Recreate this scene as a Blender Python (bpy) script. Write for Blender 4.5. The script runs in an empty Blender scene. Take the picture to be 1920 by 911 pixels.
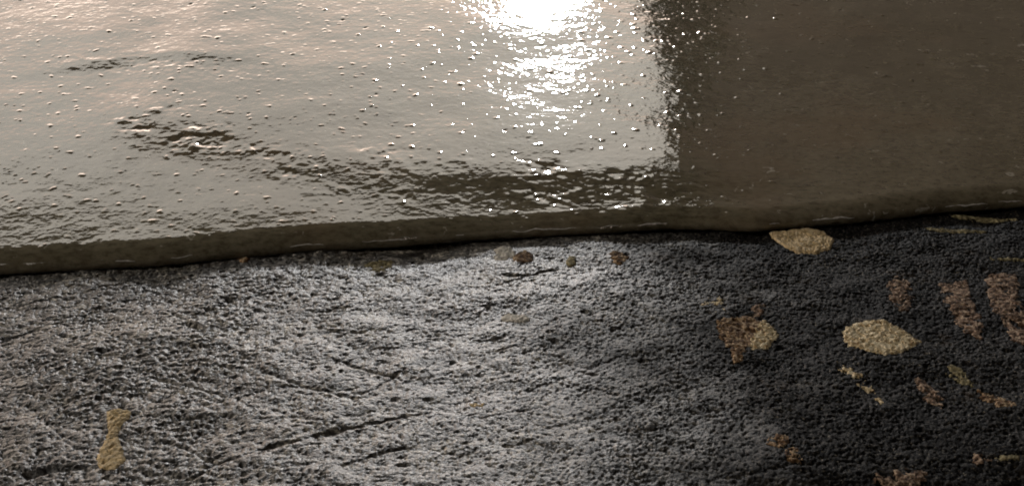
import bpy, math, random
import numpy as np
S = bpy.context.scene
COL = S.collection
rng = np.random.default_rng(7)

# ------------------------------------------------------------------ camera
CAM_H, PITCH, HFOV = 0.22, math.radians(25.0), math.radians(40.0)
F = 960 / math.tan(HFOV / 2)
cam = bpy.data.cameras.new("camera"); co = bpy.data.objects.new("camera", cam); COL.objects.link(co)
cam.sensor_fit = 'HORIZONTAL'; cam.angle = HFOV; cam.clip_start = 0.01; cam.clip_end = 500
co.location = (0, 0, CAM_H); co.rotation_euler = (math.pi / 2 - PITCH, 0, 0)
S.camera = co
# ------------------------------------------------------------------ light
CLOUD = 14.6
SUN_EL, SUN_AZ = math.radians(16.6), math.radians(1.5)      # azimuth from +Y towards +X
w = bpy.data.worlds.new("World"); S.world = w; w.use_nodes = True
nt = w.node_tree; bg = nt.nodes['Background']
sky = nt.nodes.new('ShaderNodeTexSky'); sky.sky_type = 'NISHITA'; sky.sun_disc = False
sky.sun_elevation = SUN_EL; sky.sun_rotation = SUN_AZ
sky.air_density = 1.0; sky.dust_density = 1.0; sky.ozone_density = 1.5
# thin overcast over the clear sky: pale beige cloud with uneven patches, pinker low down
N = nt.nodes.new; L = nt.links.new
geo = N('ShaderNodeTexCoord'); sep = N('ShaderNodeSeparateXYZ'); L(geo.outputs['Generated'], sep.inputs[0])
cn = N('ShaderNodeTexNoise'); cn.inputs['Scale'].default_value = 5.0; cn.inputs['Detail'].default_value = 5; L(geo.outputs['Generated'], cn.inputs['Vector'])
cr = N('ShaderNodeValToRGB'); L(cn.outputs['Fac'], cr.inputs[0])
cr.color_ramp.elements[0].position = .3; cr.color_ramp.elements[0].color = (.71, .65, .565, 1)
cr.color_ramp.elements[1].position = .7; cr.color_ramp.elements[1].color = (.96, .89, .78, 1)
ad = N('ShaderNodeMath'); ad.operation = 'MULTIPLY_ADD'; L(cn.outputs['Fac'], ad.inputs[0]); ad.inputs[1].default_value = .06; L(sep.outputs['Z'], ad.inputs[2])
er = N('ShaderNodeMapRange'); L(ad.outputs[0], er.inputs[0]); er.inputs[1].default_value = .355; er.inputs[2].default_value = .385
er.inputs[3].default_value = 1; er.inputs[4].default_value = 0
mp = N('ShaderNodeMix'); mp.data_type = 'RGBA'; L(er.outputs[0], mp.inputs[0]); L(cr.outputs[0], mp.inputs[6]); mp.inputs[7].default_value = (1.0, .79, .65, 1)
hb = N('ShaderNodeMapRange'); L(ad.outputs[0], hb.inputs[0]); hb.inputs[1].default_value = .25; hb.inputs[2].default_value = .31
hb.inputs[3].default_value = 2.6; hb.inputs[4].default_value = 1.0            # brighter band of sky near the horizon
hm = N('ShaderNodeVectorMath'); hm.operation = 'SCALE'; L(mp.outputs[2], hm.inputs[0]); L(hb.outputs[0], hm.inputs['Scale'])
sc = N('ShaderNodeMix'); sc.data_type = 'RGBA'; sc.blend_type = 'MULTIPLY'; sc.inputs[0].default_value = 1; L(hm.outputs[0], sc.inputs[6]); sc.inputs[7].default_value = (CLOUD, CLOUD, CLOUD, 1)
mx = N('ShaderNodeMix'); mx.data_type = 'RGBA'; mx.inputs[0].default_value = .93; L(sky.outputs[0], mx.inputs[6]); L(sc.outputs[2], mx.inputs[7])
L(mx.outputs[2], bg.inputs[0]); bg.inputs[1].default_value = 0.10
sun = bpy.data.lights.new("sun", 'SUN'); so = bpy.data.objects.new("sun", sun); COL.objects.link(so)
sun.energy = 0.75; sun.angle = math.radians(3.6); sun.color = (1.0, 1.0, 1.0)
so.rotation_euler = (math.pi / 2 - SUN_EL, 0, math.pi - SUN_AZ)
S.view_settings.view_transform = 'Standard'; S.view_settings.look = 'None'
S.view_settings.gamma = 1; S.view_settings.use_curve_mapping = False
S.view_settings.exposure = 0.0
S.render.engine = 'CYCLES'
S.cycles.pixel_filter_type = 'BLACKMAN_HARRIS'; S.cycles.filter_width = 1.9

# ------------------------------------------------------------------ helpers
def at(px, py, z=0.0):
    """the point of the plane at height z that this place of the photo shows"""
    dx = (px - 960) / F; dy = (455.5 - py) / F
    d = np.array([dx, math.cos(PITCH) + dy * math.sin(PITCH), -math.sin(PITCH) + dy * math.cos(PITCH)])
    t = (z - CAM_H) / d[2]
    return np.array([d[0] * t, d[1] * t])

def perlin(x, y, seed):
    r = np.random.default_rng(seed); N = 256
    ang = r.random((N, N)) * 2 * np.pi; gx, gy = np.cos(ang), np.sin(ang)
    xi = np.floor(x).astype(np.int64); yi = np.floor(y).astype(np.int64)
    fx, fy = x - xi, y - yi
    u = fx * fx * fx * (fx * (fx * 6 - 15) + 10); v = fy * fy * fy * (fy * (fy * 6 - 15) + 10)
    def g(i, j):
        a, b = (xi + i) % N, (yi + j) % N
        return gx[a, b] * (fx - i) + gy[a, b] * (fy - j)
    n0 = g(0, 0) + u * (g(1, 0) - g(0, 0)); n1 = g(0, 1) + u * (g(1, 1) - g(0, 1))
    return (n0 + v * (n1 - n0)) * 1.4

def fbm(x, y, scale, octs, seed, gain=0.5):
    s = 0; a = 1
    for k in range(octs):
        s = s + a * perlin(x / scale + 31.7 * k, y / scale + 17.3 * k, seed + k); a *= gain; scale *= 0.5
    return s

def sstep(a, b, v):
    t = np.clip((v - a) / (b - a), 0, 1); return t * t * (3 - 2 * t)

def seg_dist(x, y, pts):
    best = np.full(x.shape, 1e9)
    for (ax, ay), (bx, by) in zip(pts[:-1], pts[1:]):
        vx, vy = bx - ax, by - ay; L = vx * vx + vy * vy + 1e-12
        t = np.clip(((x - ax) * vx + (y - ay) * vy) / L, 0, 1)
        d = np.hypot(x - ax - t * vx, y - ay - t * vy); best = np.minimum(best, d)
    return best

def poly_sdf(x, y, pts):                                   # positive inside
    inside = np.zeros(x.shape, bool); n = len(pts)
    for i in range(n):
        ax, ay = pts[i]; bx, by = pts[(i + 1) % n]
        c = ((ay > y) != (by > y)) & (x < (bx - ax) * (y - ay) / (by - ay + 1e-15) + ax)
        inside ^= c
    d = seg_dist(x, y, list(pts) + [pts[0]])
    return np.where(inside, d, -d)

def axis(lo, hi, step, outer_lo, outer_hi, grow=1.35):
    a = list(np.arange(lo, hi, step)); s = step
    left = []; v = lo
    while v > outer_lo: s *= grow; v -= s; left.append(v)
    s = step; v = a[-1]
    while v < outer_hi: s *= grow; v += s; a.append(v)
    return np.array(left[::-1] + a)

def grid_mesh(name, X, Y, Z, mat, keep=None, parent=None, smooth=True):
    ny, nx = X.shape
    co_ = np.stack([X, Y, Z], -1).reshape(-1, 3).astype(np.float32)
    idx = np.arange(nx * ny).reshape(ny, nx)
    q = np.stack([idx[:-1, :-1], idx[:-1, 1:], idx[1:, 1:], idx[1:, :-1]], -1).reshape(-1, 4)
    if keep is not None:
        q = q[keep.reshape(-1)]
        used = np.unique(q); remap = np.full(nx * ny, -1); remap[used] = np.arange(len(used))
        co_ = co_[used]; q = remap[q]
    me = bpy.data.meshes.new(name)
    me.vertices.add(len(co_)); me.vertices.foreach_set('co', co_.ravel())
    me.loops.add(q.size); me.loops.foreach_set('vertex_index', q.ravel().astype(np.int32))
    me.polygons.add(len(q)); me.polygons.foreach_set('loop_start', np.arange(0, q.size, 4, dtype=np.int32))
    me.polygons.foreach_set('loop_total', np.full(len(q), 4, np.int32))
    me.update(calc_edges=True)
    if smooth: me.polygons.foreach_set('use_smooth', np.ones(len(q), bool))
    me.materials.append(mat)
    o = bpy.data.objects.new(name, me); COL.objects.link(o); o.parent = parent
    return o

class NM:
    """small node-material builder"""
    def __init__(s, name):
        s.m = bpy.data.materials.new(name); s.m.use_nodes = True; s.t = s.m.node_tree
        s.b = s.t.nodes['Principled BSDF']; s.tc = s.t.nodes.new('ShaderNodeTexCoord')
    def n(s, t, **k):
        o = s.t.nodes.new(t)
        for a, v in k.items(): setattr(o, a, v)
        return o
    def l(s, a, b): s.t.links.new(a, b)
    def noise(s, scale, detail=4, rough=.5, vec=(1, 1, 1), off=(0, 0, 0), dist=0):
        mp = s.n('ShaderNodeMapping'); mp.inputs['Scale'].default_value = vec; mp.inputs['Location'].default_value = off
        s.l(s.tc.outputs['Object'], mp.inputs[0])
        o = s.n('ShaderNodeTexNoise'); o.inputs['Scale'].default_value = scale; o.inputs['Detail'].default_value = detail
        o.inputs['Roughness'].default_value = rough; o.inputs['Distortion'].default_value = dist
        s.l(mp.outputs[0], o.inputs['Vector']); return o.outputs['Fac']
    def ramp(s, fac, stops):
        r = s.n('ShaderNodeValToRGB'); e = r.color_ramp.elements
        while len(e) < len(stops): e.new(0.5)
        for i, (p, c) in enumerate(stops):
            e[i].position = p; e[i].color = (*c, 1) if len(c) == 3 else c
        s.l(fac, r.inputs[0]); return r.outputs[0]
    def mix(s, fac, a, b, mode='MIX'):
        m = s.n('ShaderNodeMix', data_type='RGBA', blend_type=mode)
        if isinstance(fac, (int, float)): m.inputs[0].default_value = fac
        else: s.l(fac, m.inputs[0])
        for v, i in ((a, 6), (b, 7)):
            if isinstance(v, tuple): m.inputs[i].default_value = (*v, 1)
            else: s.l(v, m.inputs[i])
        return m.outputs[2]
    def bump(s, h, dist, strength=1, normal=None):
        b = s.n('ShaderNodeBump'); b.inputs['Distance'].default_value = dist; b.inputs['Strength'].default_value = strength
        s.l(h, b.inputs['Height'])
        if normal: s.l(normal, b.inputs['Normal'])
        return b.outputs[0]
    def out(s, col, rough, normal=None, ior=1.5, coat=0, crough=.1):
        if isinstance(col, tuple): s.b.inputs['Base Color'].default_value = (*col, 1)
        else: s.l(col, s.b.inputs['Base Color'])
        if isinstance(rough, (int, float)): s.b.inputs['Roughness'].default_value = rough
        else: s.l(rough, s.b.inputs['Roughness'])
        s.b.inputs['IOR'].default_value = ior
        s.b.inputs['Coat Weight'].default_value = coat; s.b.inputs['Coat Roughness'].default_value = crough
        if normal:
            s.l(normal, s.b.inputs['Normal'])
            if coat: s.l(normal, s.b.inputs['Coat Normal'])
        return s.m

# ------------------------------------------------------------------ materials
def mat_rock():
    k = NM('dark_rock')
    # grey flaky stone left, gritty stone right, darkened in colour and gloss for shade
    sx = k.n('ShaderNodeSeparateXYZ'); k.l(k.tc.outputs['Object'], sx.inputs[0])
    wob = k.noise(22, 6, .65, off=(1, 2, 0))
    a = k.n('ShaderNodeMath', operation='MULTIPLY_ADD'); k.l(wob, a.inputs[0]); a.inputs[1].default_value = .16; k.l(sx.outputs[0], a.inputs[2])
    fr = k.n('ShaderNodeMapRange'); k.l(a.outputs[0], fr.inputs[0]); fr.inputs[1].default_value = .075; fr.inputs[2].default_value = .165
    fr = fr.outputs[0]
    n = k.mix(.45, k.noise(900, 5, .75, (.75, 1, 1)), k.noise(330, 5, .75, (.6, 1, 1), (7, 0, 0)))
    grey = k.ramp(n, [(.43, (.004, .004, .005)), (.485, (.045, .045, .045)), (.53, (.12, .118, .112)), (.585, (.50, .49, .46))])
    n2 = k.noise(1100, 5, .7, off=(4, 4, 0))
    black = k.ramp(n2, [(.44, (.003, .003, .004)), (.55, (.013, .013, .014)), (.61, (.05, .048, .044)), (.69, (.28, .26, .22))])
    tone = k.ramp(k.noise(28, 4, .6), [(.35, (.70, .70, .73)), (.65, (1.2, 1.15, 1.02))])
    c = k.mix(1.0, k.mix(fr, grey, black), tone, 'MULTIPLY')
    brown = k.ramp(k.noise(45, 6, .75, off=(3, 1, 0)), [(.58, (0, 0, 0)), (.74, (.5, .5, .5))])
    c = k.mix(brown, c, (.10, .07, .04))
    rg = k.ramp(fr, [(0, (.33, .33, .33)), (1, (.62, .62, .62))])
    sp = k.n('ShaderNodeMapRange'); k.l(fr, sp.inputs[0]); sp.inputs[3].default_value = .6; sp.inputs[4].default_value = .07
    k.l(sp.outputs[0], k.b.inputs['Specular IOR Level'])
    nrm = k.bump(k.noise(1500, 3, .6), .0004, .8)
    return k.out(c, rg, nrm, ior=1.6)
def mat_slab():
    k = NM('glazed_slab')
    c = k.ramp(k.noise(22, 5, .6, (1, .6, 1)), [(.35, (.132, .118, .078)), (.65, (.175, .157, .110))])
    c = k.mix(1.0, c, k.ramp(k.noise(420, 4, .7, (.6, 1, 1), (2, 0, 0)), [(.36, (.62, .60, .58)), (.5, (1, 1, 1)), (.68, (1.3, 1.3, 1.3))]), 'MULTIPLY')
    st = k.ramp(k.noise(12, 4, .6, off=(2.3, .4, 0)), [(.5, (0, 0, 0)), (.62, (.5, .5, .5))])  # warm patches in the colour, put in for a pinkish reflection
    c = k.mix(st, c, (.18, .135, .085))
    fl = k.ramp(k.noise(190, 3, .6, (.9, .7, 1), (6, 3, 0), .8), [(.665, (0, 0, 0)), (.70, (.8, .8, .8))])      # sparse pale flecks
    c = k.mix(fl, c, (.42, .40, .34))
    dk = k.ramp(k.noise(70, 4, .7, (1, .8, 1), (9, 3, 0)), [(.56, (0, 0, 0)), (.68, (.55, .55, .55))])
    c = k.mix(dk, c, (.10, .082, .055))
    n1 = k.bump(k.noise(300, 2, .45), .00012, 1.0)
    n2 = k.bump(k.noise(750, 1, .4, off=(1, 0, 0)), .00003, 1.0, n1)
    return k.out(c, .055, n2, ior=1.5, coat=.85, crough=.02)
def mat_lichen(name, a, b, c2, scale=900, lo=.35, hi=.62):
    k = NM(name)
    c = k.ramp(k.noise(scale, 5, .7), [(lo, a), ((lo + hi) / 2, b), (hi, c2)])
    return k.out(c, .85, k.bump(k.noise(1400, 3, .6), .0006, .8), ior=1.4)
def mat_plain(name, a, b, scale, rough=.7, vec=(1, 1, 1)):
    k = NM(name); return k.out(k.ramp(k.noise(scale, 4, .6, vec), [(.35, a), (.65, b)]), rough)

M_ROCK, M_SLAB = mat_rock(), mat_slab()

# ------------------------------------------------------------------ lip line of the slab
LIP_Z = 0.0015
LIP_PX = [(0,505),(150,498),(300,489),(450,475),(600,462),(700,457),(800,450),(950,439),(1050,433),(1150,429),(1250,423),
          (1330,424),(1420,428),(1480,421),(1600,411),(1700,400),(1780,390),(1920,382)]
lip = np.array([at(px, py, LIP_Z) for px, py in LIP_PX])
def lip_y(x):
    y = np.interp(x, lip[:, 0], lip[:, 1])
    s0 = 0.10; s1 = 0.10
    y = np.where(x < lip[0, 0], lip[0, 1] + (x - lip[0, 0]) * s0, y)
    return np.where(x > lip[-1, 0], lip[-1, 1] + (x - lip[-1, 0]) * s1, y)
lx = np.linspace(-3, 3, 12001)
ly = lip_y(lx); kk = np.exp(-np.linspace(-2, 2, 9) ** 2); kk /= kk.sum()
ly = np.convolve(np.pad(ly, 4, 'edge'), kk, 'valid')
ly = ly + 0.0006 * perlin(lx / .03, lx * 0 + .3, 91) + .0003 * perlin(lx / .009, lx * 0 + .6, 92)
def lipf(x): return np.interp(x, lx, ly)

# ------------------------------------------------------------------ ground relief
CRACKS = [([(520,640),(600,668),(690,690),(770,715)], .9, 1.0), ([(470,690),(560,722),(640,740),(740,748)], .9, .9),
 ([(330,911),(400,872),(480,850),(560,826),(650,802),(740,782),(800,772)], 1.2, 1.6), ([(250,806),(310,825),(370,850),(400,868)], .8, 1.0),
 ([(280,706),(380,730),(440,745),(500,790),(570,812)], 1.0, 1.2), ([(540,911),(640,872),(720,850),(810,828)], .9, 1.0),
 ([(0,642),(80,612),(190,600)], .8, 1.0), ([(90,765),(180,737),(270,726)], .9, 1.0), ([(50,888),(100,880),(160,874)], 2.2, 2.6),
 ([(560,795),(650,800),(700,796)], .7, .8), ([(1330,900),(1420,884),(1500,868),(1650,872),(1760,862),(1930,850)], 1.2, .7),
 ([(940,532),(1050,503)], .9, 1.3), ([(950,516),(990,516)], 2.4, 2.6), ([(845,640),(855,652)], 1.8, 2.2), ([(340,612),(372,618)], 1.8, 2.2),
 ([(830,578),(940,592)], .7, .8), ([(1000,700),(1100,728),(1180,740)], .7, .8), ([(1380,612),(1420,625)], 1.5, 1.6), ([(1240,448),(1330,450),(1440,460)], .8, 1.2),
 ([(170,582),(215,566)], 1.0, 1.2), ([(1480,470),(1600,474)], .8, 1.0), ([(600,585),(650,575)], 1.0, 1.0), ([(180,830),(195,800),(205,780)], .9, 1.2), ([(205,768),(250,766)], 1.2, 1.6)]
_r = random.Random(4)
for k in range(46):                                      # faint curved trowel-like lines crossing the left half
    x0, y0 = _r.uniform(-60, 1000), _r.uniform(560, 900); L_ = _r.uniform(120, 420)
    if _r.random() < .5: sl, cv = _r.uniform(.12, .34), _r.uniform(-.08, .10)
    else: sl, cv = _r.uniform(-.30, -.12), _r.uniform(-.06, .14)
    CRACKS.append(([(x0 + L_ * t, y0 + L_ * t * sl + 4 * cv * L_ * t * (1 - t)) for t in (0, .2, .4, .6, .8, 1)], _r.uniform(.5, .9), _r.choice([.3, .4, .5, .65])))
def relief(x, y, full=True):
    z = 0.0016 * fbm(x, y, .07, 3, 11)
    mixg = sstep(-.5, .6, fbm(x, y, .028, 3, 45, .6))
    left = sstep(.10, -.10, x + .02)
    xs = x + .35 * (y - .4)
    # flaky, slightly streaked grain to the left; round gritty grain to the right
    wx = .0012 * perlin(x / .006, y / .006, 71); wy = .0012 * perlin(x / .006, y / .006, 72)
    gl = fbm((x + wx) * .7 + (y + wy) * .1, (y + wy) - (x + wx) * .12, .0021, 4, 21, .8)
    gr = fbm(x + wx, y + wy, .0017, 4, 31, .8)
    g = left * gl + (1 - left) * gr
    rid = 1 - np.abs(g) * 2.0
    z = z + (.00026 + .00014 * mixg + .00010 * perlin(x / .015, y / .015, 43)) * g + .00004 * rid - .0006 * np.maximum(-g - .45, 0)
    z = z + .0006 * np.maximum(perlin(x / .012, y / .009, 41), -.3)
    pits = perlin(x / .0055 + 9, y / .0045, 51); z = z - .0015 * sstep(.66 - .12 * mixg, .88, pits)
    jx = x + .0011 * perlin(x / .005, y / .005, 61) + .0005 * perlin(x / .0018, y / .0018, 63)
    jy = y + .0011 * perlin(x / .005, y / .005, 62) + .0005 * perlin(x / .0018, y / .0018, 64)
    if full:
        for pts, wd, dp in CRACKS:
            P = [tuple(at(*p)) for p in pts]
            xs_ = [p[0] for p in P]; ys_ = [p[1] for p in P]
            m = (x > min(xs_) - .01) & (x < max(xs_) + .01) & (y > min(ys_) - .01) & (y < max(ys_) + .01)
            if m.any():
                d = seg_dist(jx[m], jy[m], P); br = .55 + .9 * perlin(x[m] / .011, y[m] / .011, 67)
                z[m] -= dp * .00068 * np.clip(br, .12, 1.1) * np.exp(-(d / (wd * .00062 * np.clip(br + .3, .5, 1.3))) ** 2)
    # the rock drops away under the lip of the slab
    s = lipf(x) - y                                     # distance in front of the lip
    z = z - .0035 * sstep(.0030, -.0005, s + .0012 * perlin(x / .006, y * 0, 81))
    z = np.where(s < -.02, -.004, z)
    # a low ledge falls to the lower right corner
    e = np.array([at(p, q) for p, q in [(1250,925),(1330,900),(1420,884),(1500,868),(1650,872),(1760,862),(1930,850),(2300,830)]])
    ey = np.interp(x, e[:, 0], e[:, 1], left=-1, right=e[-1, 1])
    z = z - .0016 * sstep(0, .014, ey - jy)
    return z

gx = axis(-.225, .225, .00032, -60, 60); gy = axis(.30, .60, .00048, -30, 80)
X, Y = np.meshgrid(gx, gy)
inner = (np.abs(X) < .4) & (Y > .2) & (Y < .72)
Z = np.full(X.shape, -.004)
Z[inner] = relief(X[inner], Y[inner])
Z = np.where(inner, Z, np.where(Y < lipf(np.clip(X, -3, 3)), .0012 * perlin(X / .2, Y / .2, 5), -.004))
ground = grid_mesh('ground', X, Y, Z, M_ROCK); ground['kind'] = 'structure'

# ------------------------------------------------------------------ the slab
H, RY, SLOPE = 0.0062, 0.0115, math.tan(math.radians(2.0))
ux = axis(-.34, .34, .00045, -2.4, 2.4)
prof = []                                               # (back distance, height): underside, lip, rounded shoulder, top
for t in np.linspace(-1.25, 0, 10)[:-1]: prof.append((RY * .35 * (1 - math.cos(t)), LIP_Z + .0035 * math.sin(t)))
for t in np.linspace(0, math.pi / 2, 34): prof.append((RY * (1 - math.cos(t)) , LIP_Z + (H - LIP_Z) * math.sin(t) ** .9))
s = RY; step = .0004
while s < .36:
    s += step; step = min(step * 1.04, .0008); prof.append((s, H + (s - RY) * SLOPE))
while s < 2.5:
    step *= 1.3; s += step; prof.append((s, H + (s - RY) * SLOPE))
prof.append((s, -.01)); prof = np.array(prof)
UX, PB = np.meshgrid(ux, prof[:, 0]); _, PZ = np.meshgrid(ux, prof[:, 1])
LY = lipf(UX); SY = LY + PB
top = sstep(-.002, .0065, PB) * (np.arange(len(prof)) > 8)[:, None]
# broad swell: a shallow trough whose near side leans to the viewer, as the broken dark reflections show
arc = [at(*p, H) for p in [(120,120),(260,110),(390,118)]]
arc2 = [at(*p, H + .004) for p in [(340,165),(300,240),(470,300),(640,325),(820,335),(1050,335),(1300,350)]]
dispo = .0006 * fbm(UX, SY, .075, 2, 101, .4)
dispo += .00010 * fbm(UX, SY, .020, 2, 111, .5)
dispo += .000035 * fbm(UX, SY, .0060, 3, 121, .6)
pn = fbm(UX * .8 + SY * .3, SY, .0042, 2, 141, .6); dispo += .0006 * np.maximum(pn - .62, 0)
pn = fbm(UX * .8 - SY * .2, SY, .0028, 2, 151, .6); dispo += .0005 * np.maximum(pn - .72, 0)
def side(px, py0, wd):                                  # smooth signed step across an arc: lowers the near side
    P = [tuple(p) for p in px]; xs_ = np.array([p[0] for p in P]); ys_ = np.array([p[1] for p in P])
    o = np.argsort(xs_); yy = np.interp(UX, xs_[o], ys_[o]); fade = sstep(xs_.min() - .01, xs_.min() + .02, UX) * sstep(xs_.max() + .03, xs_.max() - .01, UX)
    return fade * sstep(-wd, wd, SY - yy), fade
f2, fa = side([at(*p, H + .004) for p in [(200,225),(300,250),(470,290),(640,315),(820,330),(1050,335),(1300,345)]], 0, .022)
patchy = (.35 + .65 * sstep(-.3, .4, fbm(UX * .5, SY, .030, 3, 171, .6))) * np.clip(fa, 0, 1)
arcy = np.interp(UX, *np.array(sorted([tuple(at(*p, H + .004)) for p in [(180,215),(300,240),(470,285),(640,305),(820,325),(1050,335),(1320,350)]])).T)
zone = np.exp(-((SY - arcy) / .020) ** 2) * patchy
dispo += .0011 * f2 - .0008 * sstep(.045, .008, PB) * sstep(-.10, .03, UX) * sstep(.16, .08, UX) + zone * (.00048 * fbm(UX * 1.1 + .2 * SY, SY, .0105, 3, 161, .6) * sstep(-.5, .5, perlin(UX / .02, SY / .013, 169)) * 1.5 + .00008 * fbm(UX, SY, .0030, 2, 165, .5))
f1, fa = side([at(*p, H + .006) for p in [(60,140),(150,130),(260,118),(330,112),(420,118)]], 0, .007)
dispo += .0006 * f1 + .00016 * fa * np.exp(-((SY - at(250, 125, H + .006)[1]) / .012) ** 2) * fbm(UX, SY, .006, 2, 167, .6)
# pimples and small bubbles under the glaze
r = np.random.default_rng(5)
NB = 2000
bx = r.uniform(-.33, .33, NB); bs = r.uniform(.004, .36, NB)
rad = .0003 + .0008 * r.random(NB) ** 3; hgt = rad * r.uniform(.1, .40, NB)
asp = r.uniform(.6, 1.8, NB); sk = r.uniform(-.6, .6, NB)
uxs, pbs = ux, prof[:, 0]
for i in range(NB):
    R_ = rad[i] * (1.0 + .5 * (bs[i] > .1))
    i0, i1 = np.searchsorted(uxs, [bx[i] - R_, bx[i] + R_]); j0, j1 = np.searchsorted(pbs[9:], [bs[i] - R_ * 1.6, bs[i] + R_ * 1.6]) + 9
    if i1 <= i0 or j1 <= j0: continue
    dd = ((UX[j0:j1, i0:i1] - bx[i] + sk[i] * (PB[j0:j1, i0:i1] - bs[i])) ** 2 + ((PB[j0:j1, i0:i1] - bs[i]) / asp[i]) ** 2) / R_ ** 2
    dispo[j0:j1, i0:i1] += hgt[i] * np.clip(1 - dd, 0, 1) ** 1.5 * (1 if r.random() > .15 else -1)
ZS = PZ + dispo * top
SY = SY + .0004 * (1 - top) * perlin(UX / .012, PZ / .004, 131)
slab = grid_mesh('stone_slab', UX, SY, ZS, M_SLAB)
slab['label'] = 'thick wet glossy grey-beige layer with a rounded front lip lying over the rough black rock'
slab['category'] = 'slab'

# pale strips along the lip, their colour standing in for bright glints
M_GLINT = mat_plain('painted_glint', (.42, .41, .39), (.75, .74, .72), 900, .25)
GLINTS = [((1770,386),(1850,381),1.1), ((1520,408),(1598,402),1.2), ((1130,424),(1160,422),.7), ((1195,421),(1250,417),.8), ((960,436),(1080,426),.9), ((680,450),(765,442),.9),
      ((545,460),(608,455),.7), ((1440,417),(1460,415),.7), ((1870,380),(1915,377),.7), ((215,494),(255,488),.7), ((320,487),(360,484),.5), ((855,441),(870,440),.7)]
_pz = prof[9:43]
for (a, b, wdt) in GLINTS:
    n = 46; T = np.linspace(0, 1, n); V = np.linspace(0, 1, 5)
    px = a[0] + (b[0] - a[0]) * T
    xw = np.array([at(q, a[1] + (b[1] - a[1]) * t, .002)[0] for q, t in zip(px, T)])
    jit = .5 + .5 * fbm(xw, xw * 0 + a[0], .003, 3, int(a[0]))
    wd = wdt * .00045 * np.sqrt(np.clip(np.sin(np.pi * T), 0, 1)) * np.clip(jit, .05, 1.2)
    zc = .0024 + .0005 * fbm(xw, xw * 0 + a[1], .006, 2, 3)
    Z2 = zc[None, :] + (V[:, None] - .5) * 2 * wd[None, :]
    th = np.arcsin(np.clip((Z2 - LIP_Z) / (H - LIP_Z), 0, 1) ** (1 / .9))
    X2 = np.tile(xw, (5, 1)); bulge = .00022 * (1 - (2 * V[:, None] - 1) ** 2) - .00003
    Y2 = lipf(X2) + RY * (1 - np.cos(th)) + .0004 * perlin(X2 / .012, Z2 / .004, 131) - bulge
    grid_mesh('glint', X2, Y2, Z2, M_GLINT, parent=slab)['label'] = 'pale painted scuff along the lip'

# ------------------------------------------------------------------ lichen and stains on the rock
M_TAN = mat_lichen('tan_lichen', (.54, .40, .20), (.68, .53, .30), (.76, .63, .42), 500)
M_OCH = mat_lichen('crumbly_lichen', (.30, .20, .09), (.62, .50, .29), (.86, .76, .54), 520, .38, .58)
M_BRN = mat_lichen('brown_lichen', (.05, .030, .018), (.20, .125, .080), (.48, .37, .27), 520, .41, .60)
M_RUST = mat_lichen('rust_lichen', (.06, .03, .013), (.20, .115, .05), (.52, .40, .26), 520, .42, .60)
M_PALE = mat_lichen('pale_lichen', (.45, .44, .40), (.66, .64, .58), (.80, .77, .68), 600)
M_OLV = mat_lichen('olive_lichen', (.10, .085, .04), (.22, .19, .10), (.38, .34, .20), 600)

def patch(label, outline, mat, thick=.7, ragged=.5, holes=0., group=None, crumb=.15, seed=1, ring=None):
    P = [tuple(at(*p)) for p in outline]
    xs_ = [p[0] for p in P]; ys_ = [p[1] for p in P]; m = .003
    X, Y = np.meshgrid(np.arange(min(xs_) - m, max(xs_) + m, .00026), np.arange(min(ys_) - m, max(ys_) + m, .00034))
    d = poly_sdf(X, Y, P) + ragged * .001 * (fbm(X, Y, .004, 3, 200 + seed, .6))
    if holes: d = np.minimum(d, .0022 * (fbm(X, Y, .0042, 3, 300 + seed, .7) + 1.0 - holes))
    g = relief(X, Y)
    gs = g * .75 + .25 * 0.0016 * fbm(X, Y, .07, 3, 11)
    up = thick * .00042 * sstep(0, .0011, d)
    Z = np.where(d > 0, np.maximum(gs, g - .0002) + .00012 + up + crumb * .0006 * fbm(X, Y, .0016, 3, 400 + seed, .7) * sstep(0, .001, d), g - .0006)
    if ring:
        c = at(*ring); rr = np.hypot(X - c[0], (Y - c[1]) * .8); Z -= .0004 * np.exp(-((rr - .0038) / .0005) ** 2) * sstep(-.1, .5, fbm(X, Y, .006, 2, 77) + .3)
    dm = np.maximum(np.maximum(d[:-1, :-1], d[1:, :-1]), np.maximum(d[:-1, 1:], d[1:, 1:]))
    o = grid_mesh('lichen_patch', X, Y, Z, mat, keep=dm > 0)
    o['label'] = label; o['category'] = 'lichen'; o['group'] = group or 'lichen patches on the dark rock'
    return o
def ell(cx, cy, rx, ry, n=14, rot=0, s=0):
    rr = random.Random(int(cx * 7 + cy + s)); out = []
    for i in range(n):
        a = 2 * math.pi * i / n; k = rr.uniform(.82, 1.12)
        x, y = rx * k * math.cos(a), ry * k * math.sin(a)
        out.append((cx + x * math.cos(rot) - y * math.sin(rot), cy + x * math.sin(rot) + y * math.cos(rot)))
    return out
patch('smooth tan oval lichen touching the slab lip, with a small ring in it', [(1440,432),(1475,431),(1510,428),(1545,434),(1565,448),(1558,464),(1530,472),(1495,472),(1470,462),(1446,446)], M_TAN, .8, .3, crumb=.06, ring=(1508,452), seed=2)
patch('large crumbly straw-coloured oval lichen right of the brown one', [(1576,622),(1600,608),(1625,604),(1655,603),(1685,615),(1712,630),(1728,642),(1712,652),(1692,662),(1660,668),(1625,661),(1598,652),(1580,638)], M_OCH, .9, 1.0, crumb=.35, seed=3)
patch('rust-brown lichen blotch beside pale crumbs, left of the large straw oval', [(1345,600),(1375,592),(1410,590),(1432,602),(1430,630),(1412,648),(1396,652),(1390,672),(1375,676),(1368,650),(1350,632)], M_RUST, .5, 1.2, crumb=.2, seed=4)
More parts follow.
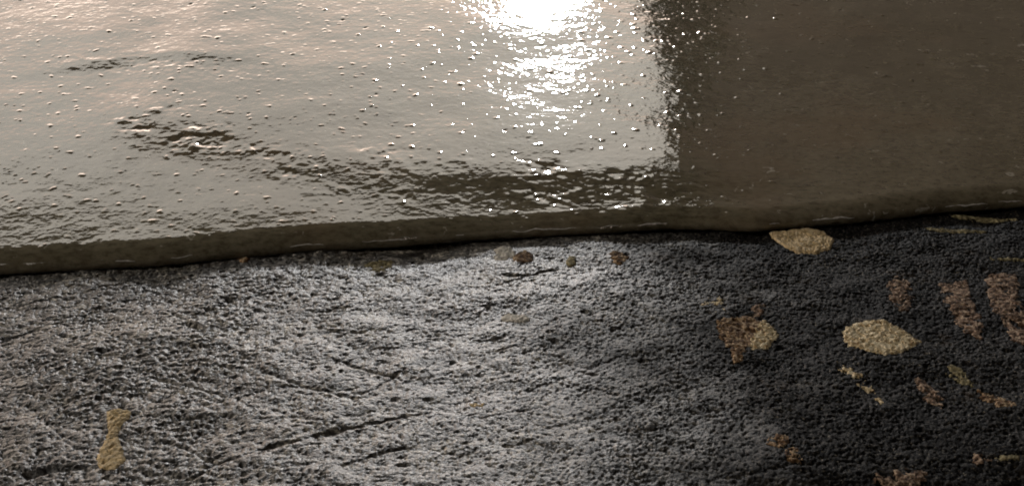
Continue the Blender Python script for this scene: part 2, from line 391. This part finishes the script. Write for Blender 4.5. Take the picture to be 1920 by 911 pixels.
patch('pale crumbly crust at the right rim of the rust-brown lichen', [(1412,618),(1428,596),(1450,608),(1456,628),(1438,648),(1412,654),(1405,644)], M_OCH, .9, 1.4, .25, crumb=.4, seed=5)
patch('hourglass-shaped yellow lichen at the lower left', [(200,768),(222,764),(245,770),(243,782),(230,794),(220,812),(231,838),(236,862),(216,880),(188,876),(180,858),(190,832),(203,812),(199,788)], M_TAN, .7, .35, crumb=.25, seed=6)
patch('small yellow fleck of lichen alone in the grey middle', ell(893, 757, 18, 6), M_TAN, .7, 1.2, .1, crumb=.3, seed=7)
patch('pale elongated lichen with a yellow tip in the upper middle', ell(966, 594, 28, 9, rot=.12), M_PALE, .8, .8, crumb=.2, seed=8)
patch('white crust left of the rusty spot under the slab lip', ell(945, 474, 20, 13), M_PALE, .9, 1.2, .15, crumb=.5, seed=9)
patch('rusty orange spot under the slab lip beside the white crust', ell(980, 484, 19, 12), M_RUST, .8, 1.0, crumb=.4, seed=10)
patch('round tan-rimmed brown spot under the slab lip, right of the rusty orange one', ell(1162, 486, 18, 13), M_RUST, .6, 1.0, .15, crumb=.3, seed=11)
patch('small dull tan spot between the two rusty spots under the lip', ell(1070, 490, 11, 10), M_OLV, .8, .9, crumb=.3, seed=12)
patch('small brown tuft squeezed under the lip towards the left', ell(458, 488, 14, 8), M_RUST, .8, .9, crumb=.3, seed=13)
patch('faint olive patch under the lip left of the middle', ell(712, 494, 26, 10), M_OLV, .3, 1.5, .45, crumb=.2, seed=14)
STREAK = 'brown lichen streaks at the right'
patch('faint short brown smudge, leftmost of the upper brown streaks', ell(1688, 548, 22, 36, rot=-.2), M_BRN, .25, 1.6, .62, STREAK, seed=15)
patch('long brown streak slanting down to the right, middle of the upper three', [(1762,530),(1812,524),(1820,560),(1838,600),(1842,634),(1812,630),(1792,604),(1775,572)], M_BRN, .3, 1.4, .42, STREAK, seed=16)
patch('brown streak at the right edge with a square upper end', [(1850,516),(1910,516),(1910,566),(1930,596),(1930,652),(1900,644),(1878,604),(1854,574)], M_BRN, .3, 1.4, .42, STREAK, seed=17)
patch('thin row of pinkish and straw crumbs below the large straw oval', [(1570,680),(1585,682),(1620,712),(1655,742),(1650,756),(1630,742),(1600,716),(1575,695)], M_OCH, .6, 2, .95, STREAK, crumb=.4, seed=18)
patch('short brown streak below, between the crumb row and the rightmost low streak', [(1712,705),(1735,710),(1770,745),(1766,762),(1745,752),(1720,726)], M_BRN, .4, 1.6, .5, STREAK, crumb=.3, seed=19)
patch('bright rusty streak, lowest at the right edge', [(1835,732),(1860,738),(1898,756),(1900,766),(1870,768),(1848,750)], M_RUST, .5, 1.6, .5, STREAK, crumb=.4, seed=20)
patch('dim olive streak above the bright rusty one', [(1775,685),(1800,692),(1830,720),(1822,726),(1795,712),(1775,695)], M_OLV, .4, 2, .5, STREAK, seed=21)
patch('faint brown smudge low down left of the dark ledge', [(1438,815),(1465,815),(1500,855),(1502,868),(1480,862),(1450,838)], M_RUST, .3, 2, .6, STREAK, seed=22)
patch('scattered dull crumbs up-left of the rust-brown lichen', ell(1340, 572, 24, 18), M_OCH, .3, 2, 1.15, crumb=.4, seed=23)
patch('scattered crumbs just above the rust-brown lichen', ell(1425, 580, 16, 10), M_BRN, .3, 2, .8, crumb=.4, seed=24)
patch('thin straw line of lichen just below the lip in the upper right corner', [(1780,402),(1830,404),(1910,410),(1910,415),(1850,414),(1790,410)], M_OLV, .6, .6, .45, crumb=.3, seed=25)
patch('thin broken straw line second below the lip at the far right', [(1735,429),(1770,430),(1850,434),(1850,438),(1790,438),(1740,434)], M_OLV, .6, .6, .45, crumb=.3, seed=26)
patch('thin pale line of lichen at the right edge, third below the lip', [(1855,484),(1925,486),(1925,491),(1860,489)], M_OLV, .6, .6, .45, crumb=.3, seed=27)
patch('olive-brown crust on the bottom ledge', [(1640,895),(1700,878),(1740,880),(1720,911),(1650,915)], M_BRN, .3, 2, .6, seed=28)
patch('straw chip on the dark ledge at the lower right', ell(1838, 856, 20, 9), M_BRN, .5, 1.5, .7, crumb=.3, seed=29)
patch('flat straw chip right of the other one on the dark ledge', ell(1890, 854, 22, 5), M_OLV, .5, .6, .6, crumb=.2, seed=30)

# ------------------------------------------------------------------ unseen shelter, added to block sky and give the glaze dark reflections
import bmesh
def box(name, lo, hi, mat, parent=None, bev=.01):
    bm = bmesh.new(); bmesh.ops.create_cube(bm, size=1)
    for v in bm.verts: v.co = [lo[i] + (v.co[i] + .5) * (hi[i] - lo[i]) for i in range(3)]
    bmesh.ops.bevel(bm, geom=bm.edges[:], offset=bev, segments=2, affect='EDGES', profile=.5)
    me = bpy.data.meshes.new(name); bm.to_mesh(me); bm.free(); me.materials.append(mat)
    o = bpy.data.objects.new(name, me); COL.objects.link(o); o.parent = parent; return o
M_WOOD = mat_plain('dark_timber', (.022, .017, .011), (.045, .035, .022), 6, .8, (8, 8, .6))
sh = bpy.data.objects.new('added_shelter', None); COL.objects.link(sh)
sh['label'] = 'unseen dark timber shelter added for its reflections and shade, open to the front and left'; sh['category'] = 'shelter'
box('roof', (-2.2, -1.3, 2.3), (1.0, 4.45, 2.42), M_WOOD, sh)
box('wall', (.64, -1.1, -.02), (.76, 4.4, 2.295), M_WOOD, sh)
box('wall', (-.6, -1.2, -.02), (.62, -1.1, 2.295), M_WOOD, sh)  # unseen back piece, added to block light from behind the camera
box('back_blocker', (-3.2, -1.45, -.02), (-.6, -1.38, 1.1), M_WOOD, sh)  # low unseen blocker, added to keep light from behind off the lip
for py_ in (-1.1, 1.2): box('post', (-2.15, py_, -.02), (-2.03, py_ + .12, 2.295), M_WOOD, sh)

# unseen ivy added at the front end of the wall to break up the mirrored edge
M_LEAF = mat_plain('ivy_leaf', (.02, .028, .012), (.045, .06, .025), 20, .55)
ivy = bpy.data.objects.new('added_ivy', None); COL.objects.link(ivy)
ivy['label'] = 'unseen dark ivy added to break up the mirrored edge of the timber wall'; ivy['category'] = 'ivy'
bm = bmesh.new(); q = random.Random(12)
from mathutils import Matrix, Vector, Euler
for i in range(1500):
    z = q.uniform(.1, 2.2); y = 4.35 + q.gauss(0, .12)
    x = .66 - abs(q.gauss(0, .05 + .035 * math.sin(z * 6))); s_ = q.uniform(.014, .034)
    M = Matrix.Translation((x, y, z)) @ Euler((q.uniform(0, 3), q.uniform(0, 3), q.uniform(0, 3))).to_matrix().to_4x4()
    pts = [(0, -1, 0), (.75, -.5, .15), (.9, .3, .1), (.35, .4, 0), (0, 1.2, -.1), (-.35, .4, 0), (-.9, .3, .1), (-.75, -.5, .15)]
    bm.faces.new([bm.verts.new(M @ (Vector(p) * s_)) for p in pts])
me = bpy.data.meshes.new('foliage'); bm.to_mesh(me); bm.free(); me.materials.append(M_LEAF)
o = bpy.data.objects.new('foliage', me); COL.objects.link(o); o.parent = ivy
bm = bmesh.new()
for k in range(5):
    p0 = Vector((.62 - .02 * k, 4.38, -.02)); prev = None
    for j in range(24):
        c = p0 + Vector((.02 * math.sin(j * .9 + k), .02 * math.cos(j * .7 + k), j * .094)); r_ = .009 * (1 - j / 30)
        ring = [bm.verts.new(c + Vector((r_ * math.cos(a), r_ * math.sin(a), 0))) for a in (0, 1.57, 3.14, 4.71)]
        if prev:
            for a in range(4): bm.faces.new((prev[a], prev[(a + 1) % 4], ring[(a + 1) % 4], ring[a]))
        prev = ring
me = bpy.data.meshes.new('stem'); bm.to_mesh(me); bm.free(); me.materials.append(M_WOOD)
o = bpy.data.objects.new('stem', me); COL.objects.link(o); o.parent = ivy
